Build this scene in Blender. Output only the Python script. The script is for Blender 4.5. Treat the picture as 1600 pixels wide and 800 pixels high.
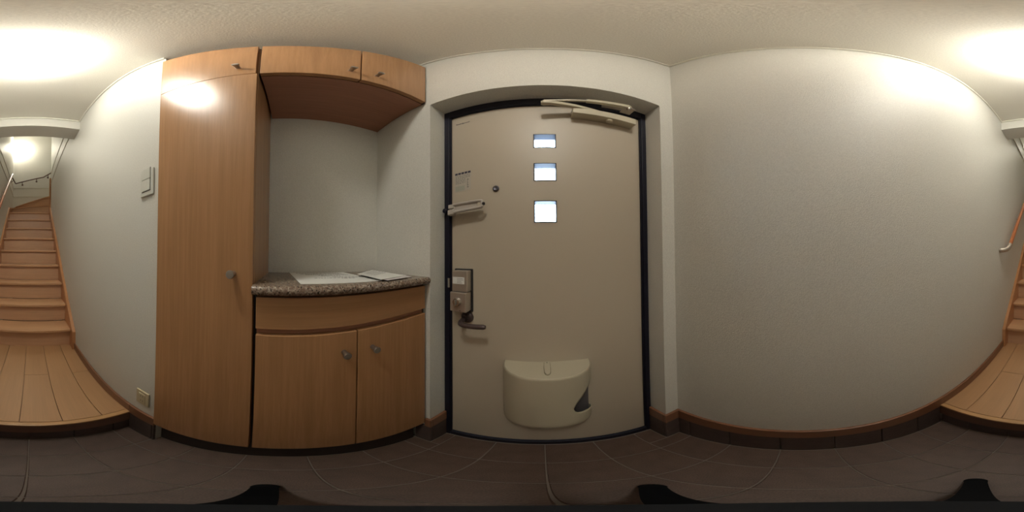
import bpy, bmesh, math, random
from mathutils import Vector, Matrix
random.seed(7)
for o in list(bpy.data.objects): bpy.data.objects.remove(o)
SC = bpy.context.scene
COL = SC.collection
PI = math.pi

# ------------------------------------------------------------------ camera, world, exposure
CAM_H = 1.2
cam = bpy.data.cameras.new('camera'); cam_o = bpy.data.objects.new('camera', cam); COL.objects.link(cam_o)
cam.type = 'PANO'
try: cam.panorama_type = 'EQUIRECTANGULAR'
except Exception: pass
try: cam.cycles.panorama_type = 'EQUIRECTANGULAR'
except Exception: pass
cam.clip_start = 0.004; cam.clip_end = 100
# world -> panorama frame (x right, y forward, z up), yaw 10.8 deg and a slight tilt of the camera
RM = ((0.9821133, 0.1881818, -0.0064084), (-0.1880888, 0.9820673, 0.0128972), (0.0087205, -0.0114612, 0.9998963))
m = Matrix.Identity(4)
for i in range(3):
    m[i][0] = RM[0][i]; m[i][1] = RM[2][i]; m[i][2] = -RM[1][i]
m.translation = (0, 0, CAM_H)
cam_o.matrix_world = m
SC.camera = cam_o

W = bpy.data.worlds.new('sky'); SC.world = W; W.use_nodes = True
bg = W.node_tree.nodes['Background']
bg.inputs[0].default_value = (0.72, 0.86, 1.0, 1); bg.inputs[1].default_value = 22.0
SC.view_settings.view_transform = 'Standard'
try: SC.view_settings.look = 'None'
except Exception: pass
SC.view_settings.exposure = 0.0
SC.view_settings.gamma = 1.0
SC.view_settings.use_curve_mapping = False
LAMP_HALL = 58.0
LAMP_STAIR = 85.0

# ------------------------------------------------------------------ materials
MATS = {}
def lin(c):
    return tuple(((v/255)/12.92 if v/255 <= 0.04045 else ((v/255+0.055)/1.055)**2.4) for v in c)
def new_mat(name, rgb, rough=0.5, metal=0.0, spec=0.5, coat=0.0, coat_rough=0.2):
    mt = bpy.data.materials.new(name); mt.use_nodes = True
    nt = mt.node_tree; b = nt.nodes['Principled BSDF']
    b.inputs['Base Color'].default_value = (*rgb, 1)
    b.inputs['Roughness'].default_value = rough
    b.inputs['Metallic'].default_value = metal
    b.inputs['Specular IOR Level'].default_value = spec
    b.inputs['Coat Weight'].default_value = coat
    b.inputs['Coat Roughness'].default_value = coat_rough
    MATS[name] = mt
    return mt, nt, b
def N(nt, t): return nt.nodes.new(t)
def coords(nt, scale):
    tc = N(nt, 'ShaderNodeTexCoord'); mp = N(nt, 'ShaderNodeMapping')
    mp.inputs['Scale'].default_value = scale
    nt.links.new(tc.outputs['Object'], mp.inputs[0])
    return mp.outputs[0]
def noise(nt, vec, scale, detail=3, rough=0.5):
    n = N(nt, 'ShaderNodeTexNoise'); n.inputs['Scale'].default_value = scale
    n.inputs['Detail'].default_value = detail; n.inputs['Roughness'].default_value = rough
    nt.links.new(vec, n.inputs['Vector']); return n.outputs['Fac']
def ramp(nt, fac, stops):
    r = N(nt, 'ShaderNodeValToRGB'); e = r.color_ramp.elements
    while len(e) < len(stops): e.new(0.5)
    for el, (p, c) in zip(e, stops): el.position = p; el.color = (*c, 1)
    nt.links.new(fac, r.inputs[0]); return r.outputs[0]
def bump(nt, b, h, strength, dist):
    bp = N(nt, 'ShaderNodeBump'); bp.inputs['Strength'].default_value = strength; bp.inputs['Distance'].default_value = dist
    nt.links.new(h, bp.inputs['Height']); nt.links.new(bp.outputs[0], b.inputs['Normal'])
def mul(c, k): return tuple(v*k for v in c)
def wallpaper(name, rgb, sc, st):
    mt, nt, b = new_mat(name, rgb, 0.5, spec=0.4)
    v = coords(nt, (1, 1, 1))
    f = noise(nt, v, sc, 4, 0.6)
    nt.links.new(ramp(nt, f, [(0.3, mul(rgb, .88)), (0.7, mul(rgb, 1.08))]), b.inputs['Base Color'])
    bump(nt, b, f, st, 0.002)
def wood(name, rgb, axis, rough, coat=0.0, contrast=0.12, spec=0.5):
    mt, nt, b = new_mat(name, rgb, rough, spec=spec, coat=coat, coat_rough=0.22)
    s = [140, 140, 140]; s[axis] = 4
    v = coords(nt, s)
    f = noise(nt, v, 1.0, 4, 0.6)
    v2 = coords(nt, [s[i]*.18 for i in range(3)])
    f2 = noise(nt, v2, 1.0, 2, 0.5)
    c = ramp(nt, f, [(0.25, mul(rgb, 1-contrast)), (0.75, mul(rgb, 1+contrast))])
    c2 = ramp(nt, f2, [(0.3, (1-contrast*.6,)*3), (0.7, (1+contrast*.3,)*3)])
    mx = N(nt, 'ShaderNodeMix'); mx.data_type = 'RGBA'; mx.blend_type = 'MULTIPLY'; mx.inputs[0].default_value = 1
    nt.links.new(c, mx.inputs[6]); nt.links.new(c2, mx.inputs[7])
    nt.links.new(mx.outputs[2], b.inputs['Base Color'])
    bump(nt, b, f, 0.05, 0.001)
wallpaper('wallpaper', (0.685, 0.675, 0.625), 270, 0.8)
wallpaper('ceiling_paper', (0.755, 0.73, 0.66), 220, 0.35)
new_mat('crown_white', (0.78, 0.76, 0.68), 0.4)
wood('cabinet_wood', (0.395, 0.208, 0.098), 2, 0.25, coat=0.0, spec=0.2)
wood('cabinet_wood_flat', (0.395, 0.208, 0.098), 1, 0.28, coat=0.0, spec=0.2)
wood('cabinet_inner', (0.36, 0.165, 0.10), 1, 0.45)
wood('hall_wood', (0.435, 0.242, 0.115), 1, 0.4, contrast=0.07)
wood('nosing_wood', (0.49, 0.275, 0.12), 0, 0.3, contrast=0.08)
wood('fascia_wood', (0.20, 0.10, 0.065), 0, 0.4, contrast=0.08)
wood('stair_tread_wood', (0.58, 0.33, 0.175), 0, 0.5, contrast=0.1)
wood('stair_riser_wood', (0.60, 0.36, 0.215), 0, 0.4, contrast=0.08)
wood('stringer_wood', (0.52, 0.25, 0.11), 1, 0.35, contrast=0.08)
wood('skirting_wood', (0.23, 0.105, 0.055), 1, 0.35, contrast=0.08)
wood('rail_wood', (0.46, 0.15, 0.055), 1, 0.3, contrast=0.1)
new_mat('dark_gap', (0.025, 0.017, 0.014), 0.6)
# stone tile
def stone(name, rgb):
    mt, nt, b = new_mat(name, rgb, 0.5, spec=0.4)
    v = coords(nt, (1, 1, 1))
    f = noise(nt, v, 18, 4, 0.6); f2 = noise(nt, v, 420, 2, 0.5)
    c = ramp(nt, f, [(0.3, mul(rgb, .82)), (0.7, mul(rgb, 1.15))])
    c2 = ramp(nt, f2, [(0.35, (.7,)*3), (0.7, (1.25,)*3)])
    mx = N(nt, 'ShaderNodeMix'); mx.data_type = 'RGBA'; mx.blend_type = 'MULTIPLY'; mx.inputs[0].default_value = 1
    nt.links.new(c, mx.inputs[6]); nt.links.new(c2, mx.inputs[7]); nt.links.new(mx.outputs[2], b.inputs['Base Color'])
    bump(nt, b, f2, 0.25, 0.001)
stone('stone', (0.100, 0.060, 0.044))
stone('stone_skirt', (0.095, 0.066, 0.058))
new_mat('grout', (0.19, 0.155, 0.13), 0.8)
# granite
mt, nt, b = new_mat('granite', (0.3, 0.25, 0.2), 0.22)
v = coords(nt, (1, 1, 1))
f = noise(nt, v, 130, 3, 0.65); f2 = noise(nt, v, 210, 2, 0.6); f3 = noise(nt, v, 45, 2, 0.5)
c1 = ramp(nt, f, [(0.30, (0.15, 0.095, 0.068)), (0.48, (0.21, 0.15, 0.112)), (0.6, (0.33, 0.27, 0.21)), (0.75, (0.46, 0.40, 0.33))])
c2 = ramp(nt, f2, [(0.36, (0.06, 0.055, 0.055)), (0.45, (1, 1, 1))])
mx = N(nt, 'ShaderNodeMix'); mx.data_type = 'RGBA'; mx.blend_type = 'MULTIPLY'; mx.inputs[0].default_value = 1
nt.links.new(c1, mx.inputs[6]); nt.links.new(c2, mx.inputs[7]); nt.links.new(mx.outputs[2], b.inputs['Base Color'])
# door paint
mt, nt, b = new_mat('door_paint', (0.47, 0.41, 0.325), 0.42, spec=0.45)
v = coords(nt, (1, 1, 1)); f = noise(nt, v, 300, 3, 0.6)
bump(nt, b, f, 0.12, 0.001)
new_mat('frame_black', (0.008, 0.008, 0.017), 0.5, spec=0.25)
new_mat('window_rim', (0.010, 0.012, 0.024), 0.5, spec=0.2)
new_mat('peephole_metal', (0.14, 0.14, 0.17), 0.4, metal=0.6)
new_mat('closer_paint', (0.55, 0.50, 0.38), 0.35)
new_mat('closer_metal', (0.50, 0.46, 0.38), 0.28, metal=0.7)
new_mat('satin_metal', (0.52, 0.465, 0.41), 0.42, metal=0.75)
new_mat('knob_metal', (0.36, 0.33, 0.30), 0.32, metal=0.85)
new_mat('steel', (0.55, 0.53, 0.50), 0.25, metal=0.95)
new_mat('bronze', (0.075, 0.052, 0.05), 0.4, metal=0.3)
new_mat('black_plastic', (0.012, 0.012, 0.014), 0.45)
new_mat('tripod_black', (0.0035, 0.004, 0.0052), 0.7, spec=0.15)
new_mat('guard_paint', (0.52, 0.48, 0.44), 0.3, metal=0.2)
new_mat('mailbox_cream', (0.475, 0.43, 0.325), 0.38)
new_mat('latch_shadow', (0.26, 0.225, 0.16), 0.6)  # shadow tone round the mail box latch, as a colour
new_mat('interior_grey', (0.12, 0.11, 0.115), 0.6)
new_mat('switch_white', (0.62, 0.62, 0.56), 0.35)
new_mat('outlet_cream', (0.55, 0.49, 0.33), 0.4)
new_mat('slot_dark', (0.05, 0.045, 0.035), 0.6)
new_mat('paper', (0.74, 0.74, 0.71), 0.6)
new_mat('paper_grey', (0.58, 0.55, 0.56), 0.6)
new_mat('print_grey', (0.16, 0.15, 0.15), 0.7)
new_mat('print_navy', (0.03, 0.025, 0.05), 0.6)
new_mat('sticker', (0.45, 0.41, 0.345), 0.5)
new_mat('sticker_grey', (0.36, 0.36, 0.30), 0.5)
new_mat('rail_dark', (0.10, 0.045, 0.03), 0.4)
new_mat('trim_paint', (0.60, 0.57, 0.48), 0.45)
def emit(name, rgb, s):
    mt, nt, b = new_mat(name, rgb, 0.4)
    b.inputs['Emission Color'].default_value = (*rgb, 1); b.inputs['Emission Strength'].default_value = s
emit('lamp_glow', (1.0, 0.965, 0.87), LAMP_HALL)
emit('lamp_glow_stair', (1.0, 0.94, 0.78), LAMP_STAIR)
mt = bpy.data.materials.new('pane_glass'); mt.use_nodes = True; MATS['pane_glass'] = mt
nt = mt.node_tree; nt.nodes.clear()
out = N(nt, 'ShaderNodeOutputMaterial'); tr = N(nt, 'ShaderNodeBsdfTransparent'); gl = N(nt, 'ShaderNodeBsdfGlossy'); mxs = N(nt, 'ShaderNodeMixShader')
tr.inputs[0].default_value = (0.93, 0.97, 1, 1); gl.inputs['Roughness'].default_value = 0.05; mxs.inputs[0].default_value = 0.06
nt.links.new(tr.outputs[0], mxs.inputs[1]); nt.links.new(gl.outputs[0], mxs.inputs[2]); nt.links.new(mxs.outputs[0], out.inputs[0])

# ------------------------------------------------------------------ helpers
WLOC = {}
def tag(o, label=None, cat=None, group=None, kind=None):
    if label: o['label'] = label
    if cat: o['category'] = cat
    if group: o['group'] = group
    if kind: o['kind'] = kind
    return o
def empty(name, loc):
    o = bpy.data.objects.new(name, None); COL.objects.link(o); o.location = loc
    o.empty_display_size = 0.05; WLOC[o.name] = Vector(loc); return o
def obj(name, bm, mat, parent=None, smooth=None, origin=None):
    """link the bmesh (built in room coordinates) as one mesh object"""
    if origin is None:
        xs = [v.co for v in bm.verts]
        lo = Vector([min(c[i] for c in xs) for i in range(3)]); hi = Vector([max(c[i] for c in xs) for i in range(3)])
        origin = Vector(((lo.x+hi.x)/2, (lo.y+hi.y)/2, lo.z))
    origin = Vector(origin)
    bmesh.ops.translate(bm, verts=bm.verts, vec=-origin)
    bmesh.ops.recalc_face_normals(bm, faces=bm.faces)
    me = bpy.data.meshes.new(name); bm.to_mesh(me); bm.free()
    me.materials.append(MATS[mat])
    if smooth is not None:
        for p in me.polygons: p.use_smooth = True
        try: me.set_sharp_from_angle(angle=math.radians(smooth))
        except Exception: pass
    o = bpy.data.objects.new(name, me); COL.objects.link(o)
    o.location = origin - (WLOC[parent.name] if parent else Vector((0, 0, 0)))
    if parent: o.parent = parent
    WLOC[o.name] = origin
    return o
def B(): return bmesh.new()
def box(bm, x0, x1, y0, y1, z0, z1, bev=0.0, seg=2):
    vs = [bm.verts.new((x, y, z)) for x in (x0, x1) for y in (y0, y1) for z in (z0, z1)]
    fs = [bm.faces.new([vs[i] for i in q]) for q in ((0,1,3,2),(4,6,7,5),(0,4,5,1),(2,3,7,6),(0,2,6,4),(1,5,7,3))]
    if bev:
        es = list({e for f in fs for e in f.edges})
        bmesh.ops.recalc_face_normals(bm, faces=fs)
        bmesh.ops.bevel(bm, geom=es, offset=bev, segments=seg, profile=0.5, affect='EDGES')
    return bm
def bx(*a, **k): return box(B(), *a, **k)
def prism(bm, poly, axis, a, b):
    """poly: list of 2D points in the two remaining axes (in order), extruded along axis from a to b"""
    def P(p, t):
        c = list(p); c.insert(axis, t); return c
    A = [bm.verts.new(P(p, a)) for p in poly]; C = [bm.verts.new(P(p, b)) for p in poly]
    n = len(poly)
    bm.faces.new(A); bm.faces.new(C[::-1])
    for i in range(n): bm.faces.new([A[i], A[(i+1) % n], C[(i+1) % n], C[i]])
    return bm
def frame_of(d):
    d = d.normalized(); up = Vector((0, 0, 1)) if abs(d.z) < 0.9 else Vector((1, 0, 0))
    u = d.cross(up).normalized(); return u, u.cross(d).normalized()
def tube(bm, pts, r, seg=14, cap=True):
    pts = [Vector(p) for p in pts]; n = len(pts); rs = r if isinstance(r, (list, tuple)) else [r]*n
    rings = []
    for i, p in enumerate(pts):
        d = (pts[min(i+1, n-1)] - pts[max(i-1, 0)])
        u, v = frame_of(d)
        rings.append([bm.verts.new(p + u*math.cos(2*PI*k/seg)*rs[i] + v*math.sin(2*PI*k/seg)*rs[i]) for k in range(seg)])
    for a, b in zip(rings, rings[1:]):
        for k in range(seg): bm.faces.new([a[k], a[(k+1) % seg], b[(k+1) % seg], b[k]])
    if cap: bm.faces.new(rings[0][::-1]); bm.faces.new(rings[-1])
    return bm
def smooth_path(pts, n=8):
    """Catmull-Rom through pts"""
    P = [Vector(p) for p in pts]; P = [P[0]*2-P[1]] + P + [P[-1]*2-P[-2]]; out = []
    for i in range(1, len(P)-2):
        for k in range(n):
            t = k/n; a, b, c, d = P[i-1:i+3]
            out.append(0.5*((2*b)+(c-a)*t+(2*a-5*b+4*c-d)*t*t+(3*b-a-3*c+d)*t**3))
    out.append(P[-2]); return out
def lathe(bm, c, axis, prof, seg=28):
    """prof: (distance along axis, radius); axis is a unit Vector from c"""
    c = Vector(c); axis = Vector(axis).normalized(); u, v = frame_of(axis); rings = []
    for t, r in prof:
        r = max(r, 1e-5)
        rings.append([bm.verts.new(c+axis*t+u*math.cos(2*PI*k/seg)*r+v*math.sin(2*PI*k/seg)*r) for k in range(seg)])
    for a, b in zip(rings, rings[1:]):
        for k in range(seg): bm.faces.new([a[k], a[(k+1) % seg], b[(k+1) % seg], b[k]])
    bm.faces.new(rings[0][::-1]); bm.faces.new(rings[-1])
    return bm
def plate(bm, pts, th):
    """flat quad/polygon at given 3D points with a small thickness downwards"""
    a = [bm.verts.new(p) for p in pts]; b = [bm.verts.new((p[0], p[1], p[2]-th)) for p in pts]; n = len(pts)
    bm.faces.new(a); bm.faces.new(b[::-1])
    for i in range(n): bm.faces.new([a[i], b[i], b[(i+1) % n], a[(i+1) % n]])
    return bm
def structure(name, bm, mat, parent=None, **k):
    o = obj(name, bm, mat, parent, **k)
    if parent is None: o['kind'] = 'structure'
    return o

# ------------------------------------------------------------------ room dimensions (metres)
R = 0.478; L = -0.409            # hall side walls
DW = 0.455                       # face of the wall around the door
DF = 0.545                       # front of the black door frame
C = 2.729                        # hall ceiling
JL, JR, T = -0.377, 0.411, 2.012 # door recess
SB, SB2, ZS = -1.377, -1.57, 2.585   # beam over the stair foot
YC = -0.403                      # end of the left wall at the tall cabinet
XB = -0.738                      # alcove back wall
H = 0.235                        # raised wooden floor
YS = -0.552                      # edge of the wooden floor
YBK = -4.32; TOP = 5.3           # stairwell back wall and height
YPV = -3.43                      # end of the left stair wall where the stair turns
GW = 0.311                       # top of skirting

# ------------------------------------------------------------------ walls, ceiling
structure('wall_right', bx(R, R+.1, YBK-.1, .66, -.05, TOP), 'wallpaper')
bm = B(); box(bm, L-.1, L, YPV, YC, -.05, TOP); box(bm, XB-.1, L-.1, YC-.1, YC, -.05, C+.1)
structure('wall_left', bm, 'wallpaper')
structure('wall_alcove', bx(XB-.1, XB, YC, .66, -.05, C+.1), 'wallpaper')
bm = B(); box(bm, XB, JL, DW, .66, -.05, C+.1); box(bm, JR, R, DW, .66, -.05, C+.1); box(bm, JL, JR, DW, .66, T, C+.1)
structure('wall_front', bm, 'wallpaper')
structure('wall_beam', bx(L, R, SB2, SB, ZS, TOP), 'wallpaper')
structure('ceiling', bx(XB, R, SB, DW, C, C+.1), 'ceiling_paper')
bm = B(); box(bm, -1.5, R, YBK-.1, YBK, -.05, TOP)
structure('wall_stair_back', bm, 'wallpaper')
bm = B(); box(bm, -1.5, L-.1, YPV, YPV+.1, -.05, TOP); box(bm, -1.6, -1.5, YBK-.1, YPV+.1, -.05, TOP); box(bm, -1.5, L-.1, YBK, YPV, -.05, 0)
structure('wall_stair_turn', bm, 'wallpaper')
structure('ceiling_stairwell', bx(-1.6, R, YBK-.1, SB, TOP, TOP+.1), 'ceiling_paper')

# crown trims under the ceiling
def crown(name, x0, x1, y0, y1):
    bm = B(); box(bm, x0, x1, y0, y1, C-.018, C-.0005, bev=.003)
    structure(name, bm, 'crown_white')
crown('trim_1', R-.011, R, SB, DW)
crown('trim_2', L, L+.011, SB, YC)
crown('trim_3', L+.011, R-.011, SB, SB+.012)
crown('trim_4', XB, R-.011, DW-.011, DW)
# thin rails round the stairwell at the level of the upper floor
def ledge(name, x0, x1, y0, y1, z): structure(name, bx(x0, x1, y0, y1, z-.012, z, bev=.002), 'trim_paint')
n = 5
for z in (2.79, 3.06):
    ledge('trim_%d' % n, R-.008, R, YBK+.008, SB2, z); n += 1
    ledge('trim_%d' % n, L, L+.008, YPV, SB2, z); n += 1
    ledge('trim_%d' % n, -1.5, R, YBK, YBK+.008, z); n += 1

# ------------------------------------------------------------------ tiled entrance floor
XJ = [-0.437, -0.327, -0.1655, -0.004, 0.1575, 0.319, R-.012]
YJ = [YS-.006, -0.4145, -0.254, -0.0935, 0.067, 0.2275, 0.388]
fl = structure('floor', bx(-.74, R, YBK, .66, -.06, -.0025), 'grout')
g = .0017
def tile(x0, x1, y0, y1): obj('tile', bx(x0+g, x1-g, y0+g, y1-g, -.012, 0, bev=.0012, seg=1), 'stone', fl)
for i in range(len(XJ)-1):
    for j in range(len(YJ)-1): tile(XJ[i], XJ[i+1], YJ[j], YJ[j+1])
YE = .450
for i in range(len(XJ)-1):
    x0, x1 = XJ[i], XJ[i+1]
    y1 = .543 if i not in (0, 5) else DW-.012
    if i == 0:
        tile(x0, x1, .388, DW-.012); tile(JL+.012, x1, DW-.012, .543)
    elif i == 5:
        tile(x0, x1, .388, DW-.012); tile(x0, JR-.012, DW-.012, .543)
    else: tile(x0, x1, .388, .543)

# ------------------------------------------------------------------ raised wooden hall floor
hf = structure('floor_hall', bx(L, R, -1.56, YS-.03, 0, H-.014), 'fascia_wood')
PX = [L, -0.284, -0.125, 0.034, 0.192, 0.350, R]
JNT = {0: [-1.05], 1: [], 2: [-1.058], 3: [], 4: [-1.04], 5: []}
gp = .0012
for i in range(6):
    ys = [-1.56] + JNT[i] + [-.578]
    for a, b in zip(ys, ys[1:]):
        obj('plank', bx(PX[i]+gp, PX[i+1]-gp, a+gp, b-gp, H-.014, H, bev=.0008, seg=1), 'hall_wood', hf)
obj('nosing', bx(L+.002, R-.002, -.5775, YS+.002, H-.016, H+.001, bev=.004, seg=3), 'nosing_wood', hf)
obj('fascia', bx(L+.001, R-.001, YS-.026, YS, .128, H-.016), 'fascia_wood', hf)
for i in range(len(XJ)-1):
    a, b = max(XJ[i], L+.001), min(XJ[i+1], R-.001)
    obj('riser_tile', bx(a+g, b-g, YS-.03, YS-.012+.004, 0.001, .128, bev=.001, seg=1), 'stone_skirt', hf)

# ------------------------------------------------------------------ skirtings (stone with wooden cap)
ST = .222
def skirt(name, segs, caps):
    """segs: list of (x0,x1,y0,y1); stone tiles below, wooden caps above"""
    e = empty(name, (segs[0][0], segs[0][2], 0)); e['kind'] = 'structure'
    for s in segs: obj('stone_tile', bx(*s, .0005, ST-.001, bev=.0012, seg=1), 'stone_skirt', e)
    for s in caps:
        x0, x1, y0, y1, z0 = s
        obj('wooden_cap', bx(x0, x1, y0, y1, z0, GW, bev=.003), 'skirting_wood', e)
    return e
th = .011
yj = [YS, -.414, -.254, -.0935, .067, .2275, .388, DW-th]
skirt('baseboard_right', [(R-th, R, yj[i]+g, yj[i+1]-g) for i in range(7)],
      [(R-th-.002, R, YS, DW-th, ST), (R-th-.002, R, -1.44, YS, H+.0015)])
skirt('baseboard_left', [(L, L+th, YS+g, -.4145-g), (L, L+th, -.4145+g, YC)],
      [(L, L+th+.002, YS, YC, ST), (L, L+th+.002, -1.42, YS, H+.0015)])
skirt('baseboard_front', [(JR-th, R-g, DW-th, DW), (JR-th, JR, DW+g, DF-.001)],
      [(JR-th-.002, R, DW-th-.002, DW, ST), (JR-th-.002, JR, DW, DF-.001, ST)])
skirt('baseboard_recess', [(-.437, JL+th, DW-th, DW), (JL, JL+th, DW+g, DF-.001)],
      [(-.392, JL+th+.002, DW-th-.002, DW, ST), (JL, JL+th+.002, DW, DF-.001, ST)])

# ------------------------------------------------------------------ entrance door
D0 = .56                                             # face of the door leaf
door = empty('door_1', (0.017, .58, 0)); door['kind'] = 'structure'
FX0, FX1, LX0, LX1, LZ0, LZ1 = JL, JR, -.352, .387, .054, 1.955
bm = B()
box(bm, FX0+.001, LX0, DF, .655, 0, T-.001, bev=.002); box(bm, LX1, FX1-.001, DF, .655, 0, T-.001, bev=.002); box(bm, LX0, LX1, DF, .655, LZ1, T-.001, bev=.002)
box(bm, LX0-.012, LX0+.006, DF+.006, DF+.012, .03, LZ1); box(bm, LX1-.006, LX1+.012, DF+.006, DF+.012, .03, LZ1)
fr = obj('door_frame', bm, 'frame_black', door)
obj('threshold', bx(LX0, LX1, DF, .655, 0, .05, bev=.004), 'frame_black', door)
# leaf with three square holes
WX0, WX1 = -.029, .050
WZ = [(1.649, 1.731), (1.486, 1.568), (1.323, 1.405)]
bm = B(); ztop = LZ1-.002; cuts = []
zc = LZ0
for z0, z1 in sorted(WZ):
    box(bm, LX0+.001, LX1-.001, D0, D0+.04, zc, z0); box(bm, LX0+.001, WX0, D0, D0+.04, z0, z1); box(bm, WX1, LX1-.001, D0, D0+.04, z0, z1); zc = z1
box(bm, LX0+.001, LX1-.001, D0, D0+.04, zc, ztop)
bmesh.ops.remove_doubles(bm, verts=bm.verts, dist=1e-5)
leaf = obj('door_leaf', bm, 'door_paint', door)
for z0, z1 in WZ:
    bm = B(); t = .003
    box(bm, WX0, WX0+t, D0-.0015, D0+.038, z0, z1); box(bm, WX1-t, WX1, D0-.0015, D0+.038, z0, z1)
    box(bm, WX0+t, WX1-t, D0-.0015, D0+.038, z0, z0+t); box(bm, WX0+t, WX1-t, D0-.0015, D0+.038, z1-t, z1)
    obj('window_rim', bm, 'window_rim', leaf)
    obj('window_pane', bx(WX0+t, WX1-t, D0+.024, D0+.028, z0+t, z1-t), 'pane_glass', leaf)
# peephole
obj('peephole', lathe(B(), (-.164, D0, 1.465), (0, -1, 0), [(0, .012), (.004, .012), (.007, .008), (.005, .005)]), 'peephole_metal', leaf, smooth=40)
# small lettering in the corner of the leaf
def text(body, size, loc, mat, parent, name='lettering', rot=(PI/2, 0, 0), sx=1.0):
    cu = bpy.data.curves.new('t', 'FONT'); cu.body = body; cu.size = size; cu.extrude = .0002; cu.offset = .00025; cu.resolution_u = 2
    to = bpy.data.objects.new('t', cu); COL.objects.link(to)
    dg = bpy.context.evaluated_depsgraph_get(); me = bpy.data.meshes.new_from_object(to.evaluated_get(dg))
    bpy.data.objects.remove(to)
    M = Matrix.Translation(loc) @ Matrix.Rotation(rot[2], 4, 'Z') @ Matrix.Rotation(rot[0], 4, 'X') @ Matrix.Diagonal((sx, 1, 1, 1))
    bm = B(); bm.from_mesh(me); bmesh.ops.transform(bm, matrix=M, verts=bm.verts)
    return obj(name, bm, mat, parent)
text('Soundproof', .0125, (-.328, D0-.0004, 1.887), 'print_navy', leaf, sx=1.0)
# instruction sticker
st = obj('sticker', bx(-.334, -.263, D0-.0006, D0, 1.478, 1.572), 'sticker', door)
def ink(x0, x1, z0, z1, mat='print_grey', par=None, y=D0-.0006, nm='print'):
    return (x0, x1, y-.0003, y, z0, z1)
bm = B()
for k in range(5): box(bm, *ink(-.333+k*.0142, -.333+k*.0142+.0118, 1.560, 1.570))
obj('print_heading', bm, 'print_navy', st)
bm = B(); random.seed(3)
for r_ in range(7):
    z = 1.553-r_*.0062; x = -.331
    xe = -.268 if r_ < 3 else -.287
    while x < xe:
        w = random.uniform(.003, .009); box(bm, *ink(x, min(x+w, xe), z, z+.0022)); x += w+random.uniform(.0015, .004)
for k in range(5): box(bm, *ink(-.280, -.280+random.uniform(.004, .009), 1.527-k*.009, 1.531-k*.009))
obj('print_lines', bm, 'print_grey', st)['kind'] = 'stuff'
obj('print_panel', bx(*ink(-.332, -.290, 1.481, 1.503)), 'sticker_grey', st)
# lock
lk = obj('door_lock', bx(-.331, -.254, D0-.010, D0, .992, 1.160, bev=.003), 'black_plastic', door)
obj('upper_case', bx(-.322, -.259, D0-.044, D0-.008, 1.077, 1.155, bev=.003), 'satin_metal', lk)
obj('lower_case', bx(-.326, -.260, D0-.052, D0-.008, 1.000, 1.0755, bev=.003), 'satin_metal', lk)
obj('thumb_turn', lathe(B(), (-.294, D0-.052, 1.040), (0, -1, 0), [(0, .016), (.004, .016), (.006, .0145), (.012, .0135), (.013, .008)]), 'steel', lk, smooth=40)
obj('turn_grip', bx(-.2965, -.2915, D0-.076, D0-.062, 1.029, 1.051, bev=.001), 'steel', lk)
lab = obj('lock_label', bx(-.318, -.270, D0-.0448, D0-.044, 1.106, 1.131), 'paper', lk)
bm = B()
for k in range(4): box(bm, -.300, -.300+(.024, .026, .018, .022)[k], D0-.0451, D0-.0448, 1.1255-k*.0052, 1.1268-k*.0052)
obj('lock_print', bm, 'print_grey', lk)['kind'] = 'stuff'
obj('screw', lathe(B(), (-.284, D0-.052, 1.006), (0, -1, 0), [(0, .002), (.001, .0018)], 10), 'black_plastic', lk)
obj('strike_plate', bx(-.358, -.350, DF-.004, DF+.008, 1.083, 1.121, bev=.001), 'steel', door)
# lever handle
lv = obj('lever_handle', tube(B(), smooth_path([(-.286, D0-.006, .962), (-.286, D0-.040, .957), (-.277, D0-.055, .953), (-.240, D0-.059, .953), (-.186, D0-.057, .958)]), [.0095]*32+[.0065], 14), 'bronze', door, smooth=60)
obj('rose', lathe(B(), (-.279, D0, .966), (0, -1, 0), [(0, .025), (.006, .025), (.010, .022), (.012, .014), (.02, .012)]), 'bronze', lv, smooth=40)
# swing-bar guard
gx0, gx1, gz0, gz1 = -.322, -.205, 1.376, 1.410
pts = [(gx0, .528, gz0+.003), (gx1-.012, .528, gz0+.008), (gx1-.003, .528, gz0+.014), (gx1, .528, gz0+.022), (gx1-.003, .528, gz1-.006), (gx1-.012, .528, gz1), (gx0, .528, gz1)]
gd = obj('door_guard', tube(B(), smooth_path(pts, 6), .0055, 10), 'guard_paint', door, smooth=60)
obj('guard_plate', bx(gx0-.004, gx1-.02, .529, .532, gz0+.008, gz1-.004, bev=.001), 'guard_paint', gd)
obj('guard_hinge', bx(-.348, gx0+.004, .524, .546, gz0-.006, gz0+.016, bev=.004), 'guard_paint', gd)
obj('guard_hook', bx(-.346, gx0+.004, .526, .540, gz1-.014, gz1+.004, bev=.003), 'guard_paint', gd)
obj('guard_tip', lathe(B(), (gx1+.001, .528, gz0+.021), (1, 0, 0), [(0, .006), (.006, .006), (.008, .004)]), 'black_plastic', gd)
obj('guard_stop', lathe(B(), (-.362, DF, 1.392), (0, -1, 0), [(0, .006), (.012, .006), (.014, .010), (.019, .010), (.021, .006)]), 'frame_black', door, smooth=40)
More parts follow.
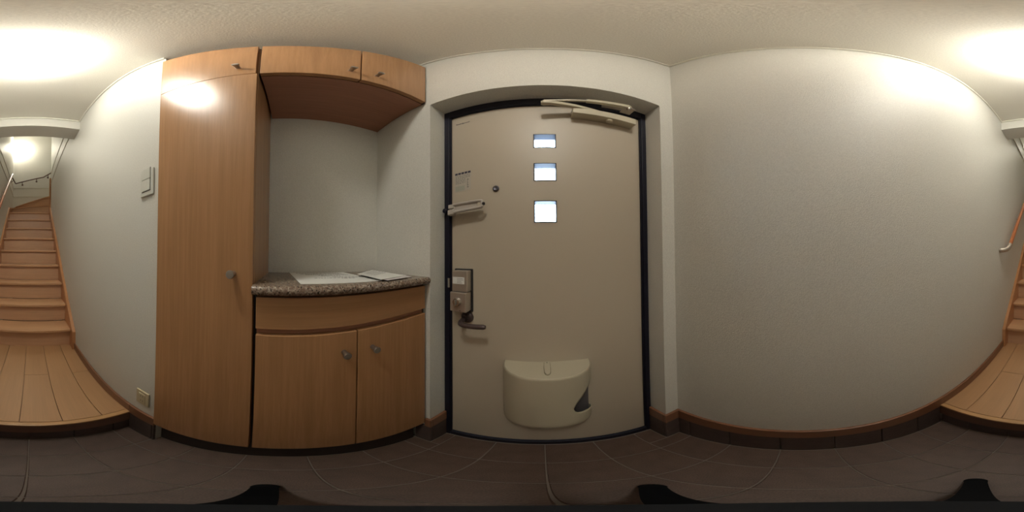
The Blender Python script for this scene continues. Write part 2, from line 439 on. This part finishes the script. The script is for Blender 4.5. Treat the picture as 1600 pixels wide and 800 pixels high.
# door closer
cl = obj('door_closer', bx(.104, .344, .517, D0, 1.853, 1.897, bev=.002), 'closer_paint', door)
obj('adjust_knob', lathe(B(), (.240, .535, 1.854), (0, 0, -1), [(0, .0128), (.010, .0128), (.014, .0105), (.0155, .004)]), 'closer_paint', cl, smooth=40)
def bar(bm, stations):
    """stations: (x, y, z, half depth, half height) along a bar that runs in x"""
    rings = [[bm.verts.new((x, y+a*w, z+b_*h_)) for a, b_ in ((-1, -1), (1, -1), (1, 1), (-1, 1))] for x, y, z, w, h_ in stations]
    for a, b_ in zip(rings, rings[1:]):
        for k in range(4): bm.faces.new([a[k], a[(k+1) % 4], b_[(k+1) % 4], b_[k]])
    bm.faces.new(rings[0][::-1]); bm.faces.new(rings[-1])
    return bm
obj('main_arm', bar(B(), [(.000, .501, 1.902, .007, .008), (.008, .500, 1.902, .010, .011), (.030, .501, 1.904, .009, .011), (.230, .541, 1.9035, .007, .006), (.242, .543, 1.9035, .004, .005)]), 'closer_paint', cl)
obj('forearm', bar(B(), [(.010, .500, 1.917, .007, .004), (.060, .500, 1.925, .005, .004), (.165, .500, 1.946, .005, .005)]), 'closer_metal', cl)
obj('arm_sleeve', bar(B(), [(.146, .500, 1.943, .007, .0095), (.240, .502, 1.957, .008, .0105), (.302, .505, 1.968, .010, .0105), (.314, .506, 1.970, .007, .008)]), 'closer_paint', cl)
bm = bar(B(), [(.215, .542, 1.978, .003, .010), (.335, .542, 1.985, .003, .014)])
box(bm, .286, .330, .497, .542, 1.953, 1.957)
obj('frame_bracket', bm, 'satin_metal', cl)
obj('elbow_pin', lathe(B(), (.012, .500, 1.921), (0, 0, 1), [(0, .006), (.003, .006), (.005, .004)], 14), 'steel', cl)
obj('pivot_bolt', lathe(B(), (.304, .503, 1.956), (0, -.1, -1), [(0, .009), (.006, .009), (.012, .005)], 14), 'steel', cl, smooth=40)

# ------------------------------------------------------------------ mail box on the door
mb = empty('mail_box', (.01, D0, .372))
MCX, MA, MD = .010, .146, .113
ZT, ZB = .786, .372
def prof(z):       # inset factor of the plan near the bottom and the top edge
    e = 0.0
    if z < ZB+.085:
        t = (ZB+.085-z)/.085; e = .60*(1-math.sqrt(max(0, 1-t*t)))
    s = 1-e
    if z > ZT-.012:
        t = (z-(ZT-.012))/.012; s -= .035*(1-math.sqrt(max(0, 1-t*t)))
    return s, 1-.38*e/.6 if e else 1
def mpt(th_, z, inset=0.0):
    s, sx = prof(z)
    c, s_ = math.cos(th_), math.sin(th_)
    c = math.copysign(abs(c)**.88, c); s_ = abs(s_)**.88
    if z > ZT-.012: sx = s
    return Vector((MCX+(MA-inset)*sx*c, D0-(MD-inset)*s*s_, z))
THM = math.radians(64)
def interp(tab, x):
    for (a, va), (b_, vb) in zip(tab, tab[1:]):
        if x <= b_: 
            t = (x-a)/(b_-a); t = t*t*(3-2*t) if False else t
            return va+(vb-va)*t
    return tab[-1][1]
LO = [(0, .478), (20, .505), (40, .526), (52, .533), (58, .541), (62, .556), (64, .580)]
HI = [(0, .715), (15, .712), (28, .702), (38, .684), (46, .662), (54, .635), (60, .611), (64, .580)]
def grid_strip(bm, ths, zf):
    rows = []
    for th_ in ths: rows.append([bm.verts.new(mpt(th_, z)) for z in zf(th_)])
    for a, b_ in zip(rows, rows[1:]):
        for k in range(len(a)-1): bm.faces.new([a[k], b_[k], b_[k+1], a[k+1]])
def zsteps(a, b_, n): return [a+(b_-a)*k/n for k in range(n+1)]
bm = B()
zlow = [ZB+.085*(1-math.cos(PI/2*k/10)) for k in range(10)]
ths1 = [THM*k/40 for k in range(41)]
grid_strip(bm, ths1, lambda t: zlow+zsteps(ZB+.085, interp(LO, math.degrees(t)), 6))
ztp = [ZT-.012+.012*math.sin(PI/2*k/6) for k in range(1, 7)]
grid_strip(bm, ths1, lambda t: zsteps(interp(HI, math.degrees(t)), ZT-.012, 10)+ztp)
ths2 = [THM+(PI-THM)*k/60 for k in range(61)]
grid_strip(bm, ths2, lambda t: zlow+zsteps(ZB+.085, .580, 6)+zsteps(.580, ZT-.012, 10)[1:]+ztp)
bmesh.ops.remove_doubles(bm, verts=bm.verts, dist=2e-5)
body = obj('shell', bm, 'mailbox_cream', mb, smooth=70)
sm = body.modifiers.new('thickness', 'SOLIDIFY'); sm.thickness = .003; sm.offset = 0
# lid (top), bottom and back plate
def dpoly(z, k=1.0): return [tuple(mpt(PI*i/60, z, k)) for i in range(61)]
bm = B(); plate(bm, dpoly(ZT-.0005, .0005), .004); obj('lid', bm, 'mailbox_cream', mb)
bm = B(); plate(bm, [(x, y, ZB+.006) for x, y, z in dpoly(ZB+.006, .002)], .004); obj('bottom', bm, 'interior_grey', mb)
obj('back_plate', bx(MCX-MA+.004, MCX+MA-.004, D0-.003, D0, ZB+.01, ZT-.004), 'interior_grey', mb)
bm = B()
pl = [(MCX-.0085, D0-.006), (MCX-.0095, D0-.040), (MCX-.0085, D0-.072), (MCX-.005, D0-.084), (MCX, D0-.087), (MCX+.005, D0-.084), (MCX+.0085, D0-.072), (MCX+.0095, D0-.040), (MCX+.0085, D0-.006)]
plate(bm, [(x, y, ZT+.0045) for x, y in pl], .005)
lt = obj('latch', bm, 'mailbox_cream', mb)
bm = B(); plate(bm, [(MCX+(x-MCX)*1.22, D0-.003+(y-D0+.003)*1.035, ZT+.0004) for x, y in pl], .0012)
obj('latch_shadow', bm, 'latch_shadow', lt)  # darker plate imitates the soft shadow in the gap around the latch
obj('latch_hole', lathe(B(), (MCX, D0-.014, ZT+.0043), (0, 0, 1), [(0, .0022), (.0006, .0022)], 12), 'slot_dark', lt)
tag(mb, 'cream plastic mail box with curved cut-out, low on the entrance door', 'mail box')

# ------------------------------------------------------------------ fitted cabinets on the left
CF = -.393                                            # front plane of all cabinet doors
CB = -.413                                            # back of the doors
def knob(parent, y, z):
    k_ = obj('knob', lathe(B(), (CF, y, z), (1, 0, 0), [(0, .0072), (.004, .0068), (.012, .0075), (.022, .0102), (.027, .0106), (.029, .0098), (.0295, .004)]), 'knob_metal', parent, smooth=45)
    return k_
def panel(name, y0, y1, z0, z1, parent, mat='cabinet_wood'):
    return obj(name, bx(CB, CF, y0, y1, z0, z1, bev=.0015), mat, parent)
Y0, Y1 = YC+.001, -.083
ZL = 2.050
tc = empty('tall_cabinet', ((XB+CF)/2, (Y0+Y1)/2, 0))
bm = B(); box(bm, XB+.001, CB-.003, Y0, Y0+.018, .262, ZL-.003); box(bm, XB+.001, CB-.003, Y1-.018, Y1, .262, ZL-.003)
box(bm, XB+.001, CB-.003, Y0+.018, Y1-.018, .262, .28); box(bm, XB+.001, CB-.003, Y0+.018, Y1-.018, ZL-.021, ZL-.003); box(bm, XB+.001, XB+.007, Y0+.018, Y1-.018, .28, ZL-.021)
obj('carcass', bm, 'cabinet_wood', tc)
d = panel('cabinet_door', Y0, Y1, .260, ZL-.002, tc); knob(d, -.133, 1.157)
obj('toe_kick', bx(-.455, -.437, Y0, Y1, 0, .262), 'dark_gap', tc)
tag(tc, 'tall narrow beech cabinet with one full-height door beside the light switch', 'cabinet')
oc = empty('overhead_cabinet', ((XB+CF)/2, (Y0+Y1)/2, ZL))
bm = B(); ZU = 2.605
box(bm, XB+.001, CB-.003, Y0, Y1, ZL, ZU); obj('carcass', bm, 'cabinet_wood', oc)
d = panel('cabinet_door', Y0, Y1-.004, ZL+.001, ZU, oc); knob(d, -.134, 2.147)
tag(oc, 'single-door beech top cabinet sitting above the tall cabinet', 'cabinet')
YR = DW-.003
wc = empty('overhead_cabinet', ((XB+CF)/2, (Y1+YR)/2, ZL-.006)); COL.objects
Y2 = Y1+.006
bm = B(); zb = 2.043
box(bm, XB+.001, CB-.003, Y2, YR, zb, ZU); obj('carcass', bm, 'cabinet_inner', wc)
d = panel('cabinet_door', Y2, .1845, zb+.002, ZU, wc); knob(d, .155, 2.140)
d = panel('cabinet_door', .1885, YR-.006, zb+.002, ZU, wc); knob(d, .236, 2.140)
obj('gap_shadow', bx(CB-.003, CF-.008, YR-.006, YR, zb, ZU), 'dark_gap', wc)  # dark strip stands in for the shade in the gap at the wall
tag(wc, 'two-door beech wall cabinet under the ceiling above the granite counter', 'cabinet')
bc = empty('base_cabinet', ((XB+CF)/2, (Y1+YR)/2, 0))
Y3 = Y1+.009
bm = B(); box(bm, XB+.001, CB-.003, Y3, YR, .262, 1.106); obj('carcass', bm, 'cabinet_inner', bc)
panel('drawer_front', Y3, YR-.006, 1.012, 1.100, bc, 'cabinet_wood_flat')
obj('finger_groove', bx(CB-.003, CB+.004, Y3, YR-.006, .994, 1.012), 'cabinet_inner', bc)
d = panel('cabinet_door', Y3, .1825, .260, .993, bc); knob(d, .146, .928)
d = panel('cabinet_door', .1855, YR-.006, .260, .993, bc); knob(d, .229, .926)
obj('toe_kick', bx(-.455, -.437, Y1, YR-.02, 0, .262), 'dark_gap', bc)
obj('gap_shadow', bx(CB-.003, CB+.004, Y1+.001, Y3-.0005, .262, 1.106), 'dark_gap', bc)  # dark strip paints the shade in the gap beside the tall cabinet
obj('end_gap_shadow', bx(CB-.003, CB+.004, YR-.006, YR, .262, 1.106), 'dark_gap', bc)  # same dark strip for the shaded gap at the wall end
tag(bc, 'beech base cabinet with drawer front and two doors under the granite counter', 'cabinet')
# granite counter with bullnose front
bm = B(); KT, KB = 1.1315, 1.1075; r_ = (KT-KB)/2
poly = [(XB+.001, KB), (XB+.001, KT)]
poly += [(-.373-r_+r_*math.cos(a), (KT+KB)/2+r_*math.sin(a)) for a in [PI/2-PI*k/12 for k in range(13)]]
def prism_y(bm, poly, y0, y1):
    A = [bm.verts.new((x, y0, z)) for x, z in poly]; Cc = [bm.verts.new((x, y1, z)) for x, z in poly]; n_ = len(poly)
    bm.faces.new(A); bm.faces.new(Cc[::-1])
    for i in range(n_): bm.faces.new([A[i], A[(i+1) % n_], Cc[(i+1) % n_], Cc[i]])
prism_y(bm, poly, Y1+.001, DW-.001)
ct = obj('counter_top', bm, 'granite', smooth=40)
tag(ct, 'speckled brown granite counter slab with rounded front edge on the base cabinet', 'counter')
# papers on the counter
zc_ = KT+.0012
pp = empty('paper_sheet', (-.57, .15, KT))
cor = [(-.726, .012), (-.412, .036), (-.410, .272), (-.733, .262)]
obj('sheet', plate(B(), [(x, y, zc_) for x, y in cor], .001), 'paper', pp)
def bil(u, v):
    a = Vector(cor[0]).lerp(Vector(cor[3]), u); b_ = Vector(cor[1]).lerp(Vector(cor[2]), u); return a.lerp(b_, v)
bm = B(); random.seed(11)
for v0, ua, ub in ((.10, .10, .85), (.20, .16, .86), (.29, .22, .88), (.38, .40, .9), (.46, .42, .72), (.56, .55, .9), (.64, .26, .95), (.70, .62, .82)):
    u = ua
    while u < ub:
        du = random.uniform(.012, .05); q = [bil(u, v0), bil(min(u+du, ub), v0), bil(min(u+du, ub), v0+.022), bil(u, v0+.022)]
        plate(bm, [(p.x, p.y, zc_+.0003) for p in q], .0002); u += du+random.uniform(.008, .02)
obj('print', bm, 'print_grey', pp)['kind'] = 'stuff'
tag(pp, 'loose printed white sheet of paper lying flat on the granite counter', 'paper')
bk = empty('folded_leaflet', (-.50, .32, KT))
def leafsheet(A, Bc, Cc, D, th_, name, mat, sag=.0, n_=10):
    bm = B(); A, Bc, Cc, D = map(Vector, (A, Bc, Cc, D)); top = []; bot = []
    for i in range(n_+1):
        t = i/n_; p, q = A.lerp(D, t), Bc.lerp(Cc, t); s = sag*math.sin(PI*t)
        top.append([bm.verts.new(p+Vector((0, 0, s))), bm.verts.new(q+Vector((0, 0, s)))])
        bot.append([bm.verts.new(p+Vector((0, 0, s-th_))), bm.verts.new(q+Vector((0, 0, s-th_)))])
    for i in range(n_):
        bm.faces.new([top[i][0], top[i+1][0], top[i+1][1], top[i][1]]); bm.faces.new([bot[i][0], bot[i][1], bot[i+1][1], bot[i+1][0]])
        for k in (0, 1): bm.faces.new([top[i][k], bot[i][k], bot[i+1][k], top[i+1][k]])
    bm.faces.new([top[0][0], top[0][1], bot[0][1], bot[0][0]]); bm.faces.new([top[n_][0], bot[n_][0], bot[n_][1], top[n_][1]])
    return obj(name, bm, mat, bk, smooth=30)
leafsheet((-.560, .268, zc_+.004), (-.715, .420, zc_+.004), (-.470, .425, zc_+.002), (-.405, .285, zc_+.002), .0012, 'under_page', 'paper_grey')
tp = leafsheet((-.545, .252, 1.1415), (-.700, .405, 1.1415), (-.440, .385, 1.1385), (-.392, .256, 1.1385), .0011, 'top_page', 'paper', sag=.001)
bm = B()
a_, b2, c3, d4 = Vector((-.545, .252)), Vector((-.700, .405)), Vector((-.440, .385)), Vector((-.392, .256))
random.seed(5)
for r2 in range(5):
    t = .14+r2*.10; u = .22
    while u < .85:
        du = random.uniform(.03, .07)
        f_ = lambda uu, tt: a_.lerp(d4, tt).lerp(b2.lerp(c3, tt), uu)
        q = [f_(u, t), f_(u+du, t), f_(u+du, t+.022), f_(u, t+.022)]
        zz = lambda tt: 1.1415-.003*tt+.001*math.sin(PI*tt)+.0006
        plate(bm, [(q[0].x, q[0].y, zz(t)), (q[1].x, q[1].y, zz(t)), (q[2].x, q[2].y, zz(t+.022)), (q[3].x, q[3].y, zz(t+.022))], .0002); u += du+.03
obj('print', bm, 'print_grey', bk)['kind'] = 'stuff'
leafsheet((-.440, .262, zc_+.0055), (-.55, .40, zc_+.0055), (-.415, .40, zc_+.003), (-.385, .275, zc_+.003), .001, 'middle_page', 'paper_grey')
tag(bk, 'folded printed leaflet with raised edge at the door end of the granite counter', 'leaflet')

# ------------------------------------------------------------------ light switch and socket on the left wall
sw = empty('light_switch', (L, -.473, 1.438))
obj('plate', bx(L, L+.008, -.511, -.436, 1.438, 1.560, bev=.003), 'switch_white', sw)
for z0 in (1.459, 1.5125):
    obj('rocker', bx(L+.006, L+.0115, -.498, -.452, z0, z0+.0515, bev=.0018), 'switch_white', sw)
bm = B(); box(bm, L+.0078, L+.0083, -.5005, -.4495, 1.4565, 1.5665-.0005)
obj('rocker_gap', bm, 'slot_dark', sw)
tag(sw, 'white double rocker light switch on the wall beside the tall cabinet', 'light switch')
so = empty('wall_socket', (L, -.477, .392))
obj('plate', bx(L, L+.008, -.514, -.440, .392, .512, bev=.003), 'outlet_cream', so)
obj('insert', bx(L+.007, L+.0105, -.496, -.458, .412, .492, bev=.0015), 'outlet_cream', so)
for z in (.432, .472):
    for y in (-.483, -.471): obj('slot', bx(L+.0103, L+.0108, y-.0012, y+.0012, z-.005, z+.005), 'slot_dark', so)
tag(so, 'cream electrical socket low on the wall just above the skirting', 'wall socket')

# ------------------------------------------------------------------ staircase
RS, GO, D1 = .205, .2309, 1.495
stc = empty('staircase', (.035, -1.495, H))
SX0, SX1 = L+.0295, R-.0295
def ny(k): return -(D1+(k-1)*GO)
def nz(k): return H+RS*k
for k in range(1, 10):
    y = ny(k)
    back = y-GO-.02 if k < 9 else YPV-.06
    obj('tread', bx(SX0, SX1, back, y, nz(k)-.028, nz(k), bev=.005, seg=3), 'stair_tread_wood', stc)
    obj('riser', bx(SX0, SX1, y-.048, y-.033, nz(k-1)+(.001 if k == 1 else 0), nz(k)-.028), 'stair_riser_wood', stc)
# winders turning to the right (towards -x)
PV = Vector((L+.03, YPV))
def wind(k, pts, name='tread', z0=None, z1=None, mat='stair_tread_wood'):
    bm = B(); prism(bm, pts, 2, nz(k)-.028 if z0 is None else z0, nz(k) if z1 is None else z1); return obj(name, bm, mat, stc)
E10 = Vector((SX1, -3.755)); E11 = Vector((SX1-.03, YBK+.012)); E12 = Vector((L+.001, YBK+.012))
def quad_line(a, b_, off, th_):
    d_ = (b_-a).normalized(); n_ = Vector((d_.y, -d_.x))
    if n_.y > 0: n_ = -n_
    return [tuple(a+n_*off), tuple(b_+n_*off), tuple(b_+n_*(off+th_)), tuple(a+n_*(off+th_))]
wind(10, [tuple(PV), tuple(E10), (SX1, YBK+.012), tuple(E11)])
wind(10, quad_line(PV, E10, .02, .015), 'riser', nz(9)-.03, nz(10)-.028, 'stair_riser_wood')
wind(11, [tuple(PV), tuple(E11), tuple(E12), (L+.001, YPV-.002)])
wind(11, quad_line(PV, E11, .02, .015), 'riser', nz(10)-.03, nz(11)-.028, 'stair_riser_wood')
def stringer(x0, x1, yend, zend_add=0):
    yf = -1.418 if x0 < 0 else -1.440
    def zl(y): return H+RS*((-y-D1)/GO+1)+.075
    poly = [(yf, H+.0015), (yf, .442), (-1.50, zl(-1.50)+.0), (yend, zl(yend)), (yend, zl(yend)-.36), (-1.80, H+.0015)]
    bm = B(); prism(bm, poly, 0, x0, x1); obj('stringer', bm, 'stringer_wood', stc)
stringer(L+.0006, L+.030, YPV)
stringer(R-.030, R-.0006, -3.40)
bm = B(); prism(bm, [(-3.40, 1.85), (-3.40, 2.200), (YBK+.012, 2.46), (YBK+.012, 2.2)], 0, R-.022, R-.0006); obj('skirt_board', bm, 'stringer_wood', stc)
bm = B(); prism(bm, [(R-.022, 2.2), (R-.022, 2.465), (-.56, 2.825), (-.56, 2.4)], 1, YBK, YBK+.010); structure('baseboard_stair', bm, 'stringer_wood')
obj('newel_board', bx(L+.0006, L+.030, YPV-.045, YPV+.03, 2.0, 2.93, bev=.003), 'stringer_wood', stc)
tag(stc, 'beech staircase climbing between the white walls and turning right at the top', 'stairs')

# ------------------------------------------------------------------ handrails
hr = empty('handrail', (.42, -1.45, 1.25))
pa, pb = Vector((.42, -1.490, 1.283)), Vector((.42, -3.50, 3.035))
obj('rail', tube(B(), [pa, pb], .0195, 18), 'rail_wood', hr, smooth=50)
obj('end_bend', tube(B(), smooth_path([(R-.001, -1.352, 1.232), (.458, -1.354, 1.232), (.434, -1.372, 1.235), (.422, -1.415, 1.245), tuple(pa-(pb-pa).normalized()*.02), tuple(pa+(pb-pa).normalized()*.01)], 6), .0205, 16), 'satin_metal', hr, smooth=50)
obj('end_cap', tube(B(), [pb-(pb-pa).normalized()*.01, pb+(pb-pa).normalized()*.16], [.018, .018], 16), 'steel', hr, smooth=40)
for t in (.24, .62, .94):
    p = pa.lerp(pb, t)
    obj('bracket', tube(B(), smooth_path([(p.x, p.y, p.z-.014), (p.x, p.y, p.z-.05), (.45, p.y, p.z-.066), (R, p.y, p.z-.066)], 5), .006, 8), 'satin_metal', hr, smooth=50)
tag(hr, 'reddish wooden handrail with metal bend climbing the right stair wall', 'handrail')
h2 = empty('handrail', (.0, YBK+.06, 3.2))
yr = YBK+.06
pts = [(.425, -3.70, 3.06), (.412, yr-.0, 3.17), (.395, yr, 3.175), (-.314, yr, 3.385), (-.62, yr, 3.63)]
obj('rail', tube(B(), pts, .016, 14), 'rail_dark', h2, smooth=40)
for x, z in ((.239, 3.22), (-.130, 3.33), (-.43, 3.475)):
    obj('bracket', tube(B(), smooth_path([(x, yr, z-.012), (x, yr, z-.055), (x, YBK+.02, z-.07), (x, YBK, z-.07)], 5), .010, 8), 'rail_dark', h2, smooth=50)
    obj('bracket_plate', lathe(B(), (x, YBK, z-.07), (0, 1, 0), [(0, .026), (.005, .026), (.008, .02)], 16), 'rail_dark', h2)
obj('bracket', tube(B(), [(.425, -3.78, 3.065), (.44, -3.78, 3.01), (R, -3.78, 3.0)], .008, 8), 'rail_dark', h2)
tag(h2, 'dark wooden handrail angled along the back wall of the stairwell', 'handrail')

# ------------------------------------------------------------------ lamps
cl_ = empty('ceiling_lamp', (.035, -.565, C))
lx, ly = .035, -.565
obj('base', lathe(B(), (lx, ly, C), (0, 0, -1), [(0, .075), (.024, .075), (.026, .07)], 48), 'crown_white', cl_, smooth=40)
prf = [(.022, .112), (.027, .124), (.036, .130)]+[(.036+.062*math.sin(a), .130*math.cos(a)**.7) for a in [PI/2*k/12 for k in range(1, 12)]]+[(.098, .004)]
obj('shade', lathe(B(), (lx, ly, C), (0, 0, -1), prf, 48), 'lamp_glow', cl_, smooth=60)
tag(cl_, 'glowing round ceiling lamp above the edge of the wooden floor', 'lamp')
wl = empty('wall_lamp', (.335, YBK, 4.30))
obj('back_plate', lathe(B(), (.335, YBK, 4.40), (0, 1, 0), [(0, .06), (.012, .06), (.018, .05)], 28), 'crown_white', wl, smooth=40)
obj('arm', tube(B(), [(.335, YBK+.015, 4.40), (.335, YBK+.06, 4.40)], .014, 12), 'crown_white', wl)
prf = [(.05+.10*(1-math.cos(a)), .10*math.sin(a)) for a in [PI*k/16 for k in range(17)]]
obj('globe', lathe(B(), (.335, YBK, 4.40), (0, 1, 0), prf, 28), 'lamp_glow_stair', wl, smooth=60)
tag(wl, 'glowing globe lamp on the back wall high up in the stairwell', 'lamp')

# ------------------------------------------------------------------ camera tripod on the tiles
tr_ = empty('tripod', (0, 0, 0))
obj('pole', tube(B(), [(0, 0, .12), (0, 0, .62), (0, 0, .621), (0, 0, .98)], [.014, .014, .0115, .0115], 18), 'tripod_black', tr_, smooth=40)
obj('hub', lathe(B(), (0, 0, .095), (0, 0, 1), [(0, .020), (.006, .026), (.034, .026), (.042, .018)], 24), 'tripod_black', tr_, smooth=40)
for tx, ty in ((.103, -.202), (.114, .172), (-.210, -.012)):
    d_ = Vector((tx, ty, 0)).normalized(); n_ = Vector((-d_.y, d_.x, 0)); e_ = Vector((tx, ty, 0)).length
    bm = B(); vs = []
    for t, z, w, h_ in ((.018, .112, .012, .010), (e_*.55, .062, .0145, .009), (e_-.012, .014, .016, .007)):
        c_ = d_*t; vs.append([bm.verts.new(c_+n_*a*w+Vector((0, 0, z+b_*h_))) for a, b_ in ((-1, -1), (1, -1), (1, 1), (-1, 1))])
    for a, b_ in zip(vs, vs[1:]):
        for k in range(4): bm.faces.new([a[k], a[(k+1) % 4], b_[(k+1) % 4], b_[k]])
    bm.faces.new(vs[0]); bm.faces.new(vs[-1][::-1])
    lg = obj('leg', bm, 'tripod_black', tr_)
    bm = B(); c_ = d_*(e_-.014)
    lathe(bm, (c_.x, c_.y, 0), (0, 0, 1), [(0, .017), (.004, .018), (.018, .017), (.022, .012)], 16)
    obj('rubber_foot', bm, 'tripod_black', lg, smooth=40)
tag(tr_, 'slim black camera tripod standing on the brown tiles', 'tripod')
